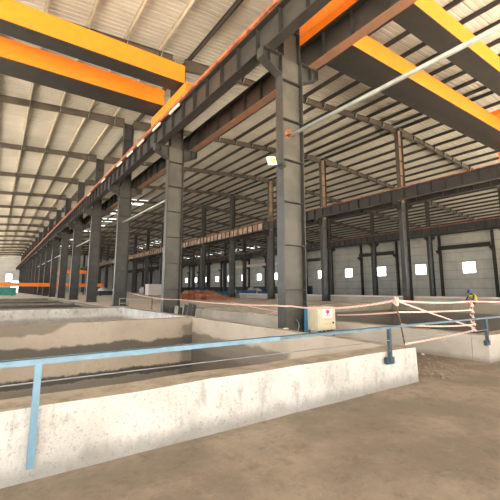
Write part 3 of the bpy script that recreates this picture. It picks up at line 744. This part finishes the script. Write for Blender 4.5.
bin_((33.4, 64.5, 0), (2.4, 1.6, 1.0), 'bluecrate', 'bright blue sheet metal bin behind the rusty steel heap, leftmost of four', group='blue bins')
bin_((37.6, 62.6, 0), (2.6, 1.6, .6), 'bluecrate', 'long blue bin on far floor, second from the left of four', group='blue bins')
bin_((42.2, 61.5, 0), (3.4, 1.8, .8), 'bluecrate', 'long blue bin right of the thick middle-row column, third of four', group='blue bins')
bin_((47.4, 62.0, 0), (3.0, 1.8, .6), 'bluecrate', 'blue bin farthest right on the far floor', group='blue bins')
bin_((20.4, 54.6, 0), (2.8, 1.6, 1.75), 'whitebox', 'tall white wrapped crate on pallet left of the second column', 'wrapped_crate', 'crate')
bin_((1.2, 66.0, 0), (3.0, 2.4, 1.2), 'teal', 'teal green machine housing at far left under the orange girder', 'machine_housing', 'machine')
bin_((15.2, 62.0, 0), (3.4, 1.6, .7), 'skirt', 'low dark skid on the floor left of the white crate', 'floor_skid', 'skid')
sb = bmesh.new(); bmesh.ops.create_icosphere(sb, subdivisions=3, radius=1)
for v in sb.verts: v.co = Vector((v.co.x * .75, v.co.y * .65, (max(v.co.z, -.75) + .75) * .62)) * (1 + .12 * noise.noise(v.co * 2.5))
sm2 = mesh('bulk_sack', sb, 'sack'); random.seed(3)
sl = ['leftmost', 'second', 'third', 'fourth', 'fifth', 'sixth', 'rightmost']
for i, (x, y_) in enumerate(((19.5, 84), (22.4, 84), (28.0, 82.5), (32.0, 74.5), (48.5, 77), (51.5, 73), (54, 74))):
    o = inst('bulk_sack', sm2, None, (x, y_, 0), (0, 0, i)); o.scale = (1.5, 1.5, 1.3 + .1 * (i % 3))
    tag(o, 'round white bulk sack on the far floor, %s of seven' % sl[i], 'sack', 'white bulk sacks')
# orange girders standing on trestles
def low_girder(x0, x1, y, z0, z1, label, legs):
    t = thing('stored_girder', label, 'girder', ((x0 + x1) / 2, y, 0), group='orange girders on trestles'); h = (x1 - x0) / 2
    obj('girder', bx(-h, h, -.25, .25, z0, z1), 'copper', t, bevel=.02)
    for s in legs:
        bm = bmesh.new()
        for q in (-.5, .5): bar(bm, (s * h, q, 0), (s * h, q * .3, z0), .1, .1, (1, 0, 0))
        box(bm, s * h - .08, s * h + .08, -.3, .3, z0 - .12, z0); obj('trestle', bm, 'beam', t)
low_girder(-2, 13.8, 60.0, 1.40, 1.90, 'long orange girder carried low across the far floor, above the teal machine', (-.9, 0.1, .9))
low_girder(7.6, 14.0, 74, 3.95, 4.55, 'shorter orange girder on high trestles behind the far left columns', (-.9, .9))

# ---------------------------------------------------------------- crouching worker beyond the wide pit
def person(loc, rz):
    t = thing('person', 'crouching person in blue helmet and yellow-green vest at the far edge of the wide pit', 'person', loc, (0, 0, rz))
    V = [(0, 0, .34), (.10, 0, .52), (.20, 0, .68), (.27, 0, .76), (.30, 0, .84)]      # pelvis, belly, chest, neck, head base
    Ed = [(0, 1), (1, 2), (2, 3), (3, 4)]; Rr = [.15, .15, .155, .06, .06]
    def add(p, r, a): V.append(p); Rr.append(r); Ed.append((a, len(V) - 1)); return len(V) - 1
    for s in (-1, 1):
        h = add((.02, s * .10, .30), .10, 0); k = add((.40, s * .17, .38), .065, h); an = add((.18, s * .16, .07), .04, k); add((.36, s * .18, .04), .035, an)
        sh = add((.22, s * .19, .66), .065, 2); el = add((.38, s * .23, .46), .045, sh); wr = add((.56, s * .12, .36), .03, el)
        pm_ = add((.62, s * .10, .35), .028, wr)
        for i in range(4):
            f = add((.66, s * (.075 + .02 * i), .345 - .004 * i), .010, pm_); add((.685 + .006 * (i in (1, 2)), s * (.075 + .021 * i), .32), .009, f)
        th = add((.63, s * .06, .345), .010, pm_); add((.655, s * .045, .33), .009, th)
    me = bpy.data.meshes.new('body'); me.from_pydata(V, Ed, []); me.materials.append(M_['cloth'])
    o = bpy.data.objects.new('body', me); C.objects.link(o); o.parent = t
    sk_ = o.modifiers.new('skin', 'SKIN'); 
    for i, sv in enumerate(me.skin_vertices[0].data): sv.radius = (Rr[i], Rr[i]); sv.use_root = (i == 0)
    o.modifiers.new('sub', 'SUBSURF').levels = 1; o.modifiers['sub'].render_levels = 1
    bm = bmesh.new(); bmesh.ops.create_uvsphere(bm, u_segments=20, v_segments=14, radius=.1)
    for v in bm.verts:
        v.co = Vector((v.co.x * 1.0, v.co.y * .82, v.co.z * 1.2))
        if v.co.x > .05 and abs(v.co.y) < .03 and abs(v.co.z) < .03: v.co.x += .022
        if v.co.z < -.06 and v.co.x > 0: v.co.x += .012
    for s in (-1, 1): box(bm, -.015, .015, s * .082 - .01, s * .082 + .01, -.03, .03)
    hd = obj('head', bm, 'skin', t, (.34, 0, .88), (0, .5, 0))
    bm = bmesh.new(); bmesh.ops.create_uvsphere(bm, u_segments=24, v_segments=12, radius=.135)
    bmesh.ops.delete(bm, geom=[v for v in bm.verts if v.co.z < -.01], context='VERTS'); tube(bm, (0, 0, -.012), (0, 0, .0), .15, 24, .145); box(bm, .10, .21, -.07, .07, -.012, .0)
    obj('helmet', bm, 'helmet', t, (.36, 0, .93), (0, .5, 0))
    # vest shell over the torso
    bm = bmesh.new(); rings = []
    for c, rx, ry in (((.0, .30), .17, .19), ((.06, .44), .175, .20), ((.13, .57), .18, .215), ((.20, .68), .165, .20), ((.25, .75), .10, .11)):
        ring = []
        for i in range(20):
            a = i * 2 * PI / 20; d = Vector((math.cos(a) * rx, math.sin(a) * ry, 0)); d.rotate(Matrix.Rotation(.5, 3, 'Y')); ring.append(bm.verts.new(Vector((c[0], 0, c[1])) + d))
        rings.append(ring)
    for a, b in zip(rings, rings[1:]):
        for i in range(20): bm.faces.new((a[i], a[(i + 1) % 20], b[(i + 1) % 20], b[i])).smooth = True
    o = obj('vest', bm, 'vest', t); o.modifiers.new('s', 'SOLIDIFY').thickness = .012
person((24.95, 10.9, 0), math.radians(165))
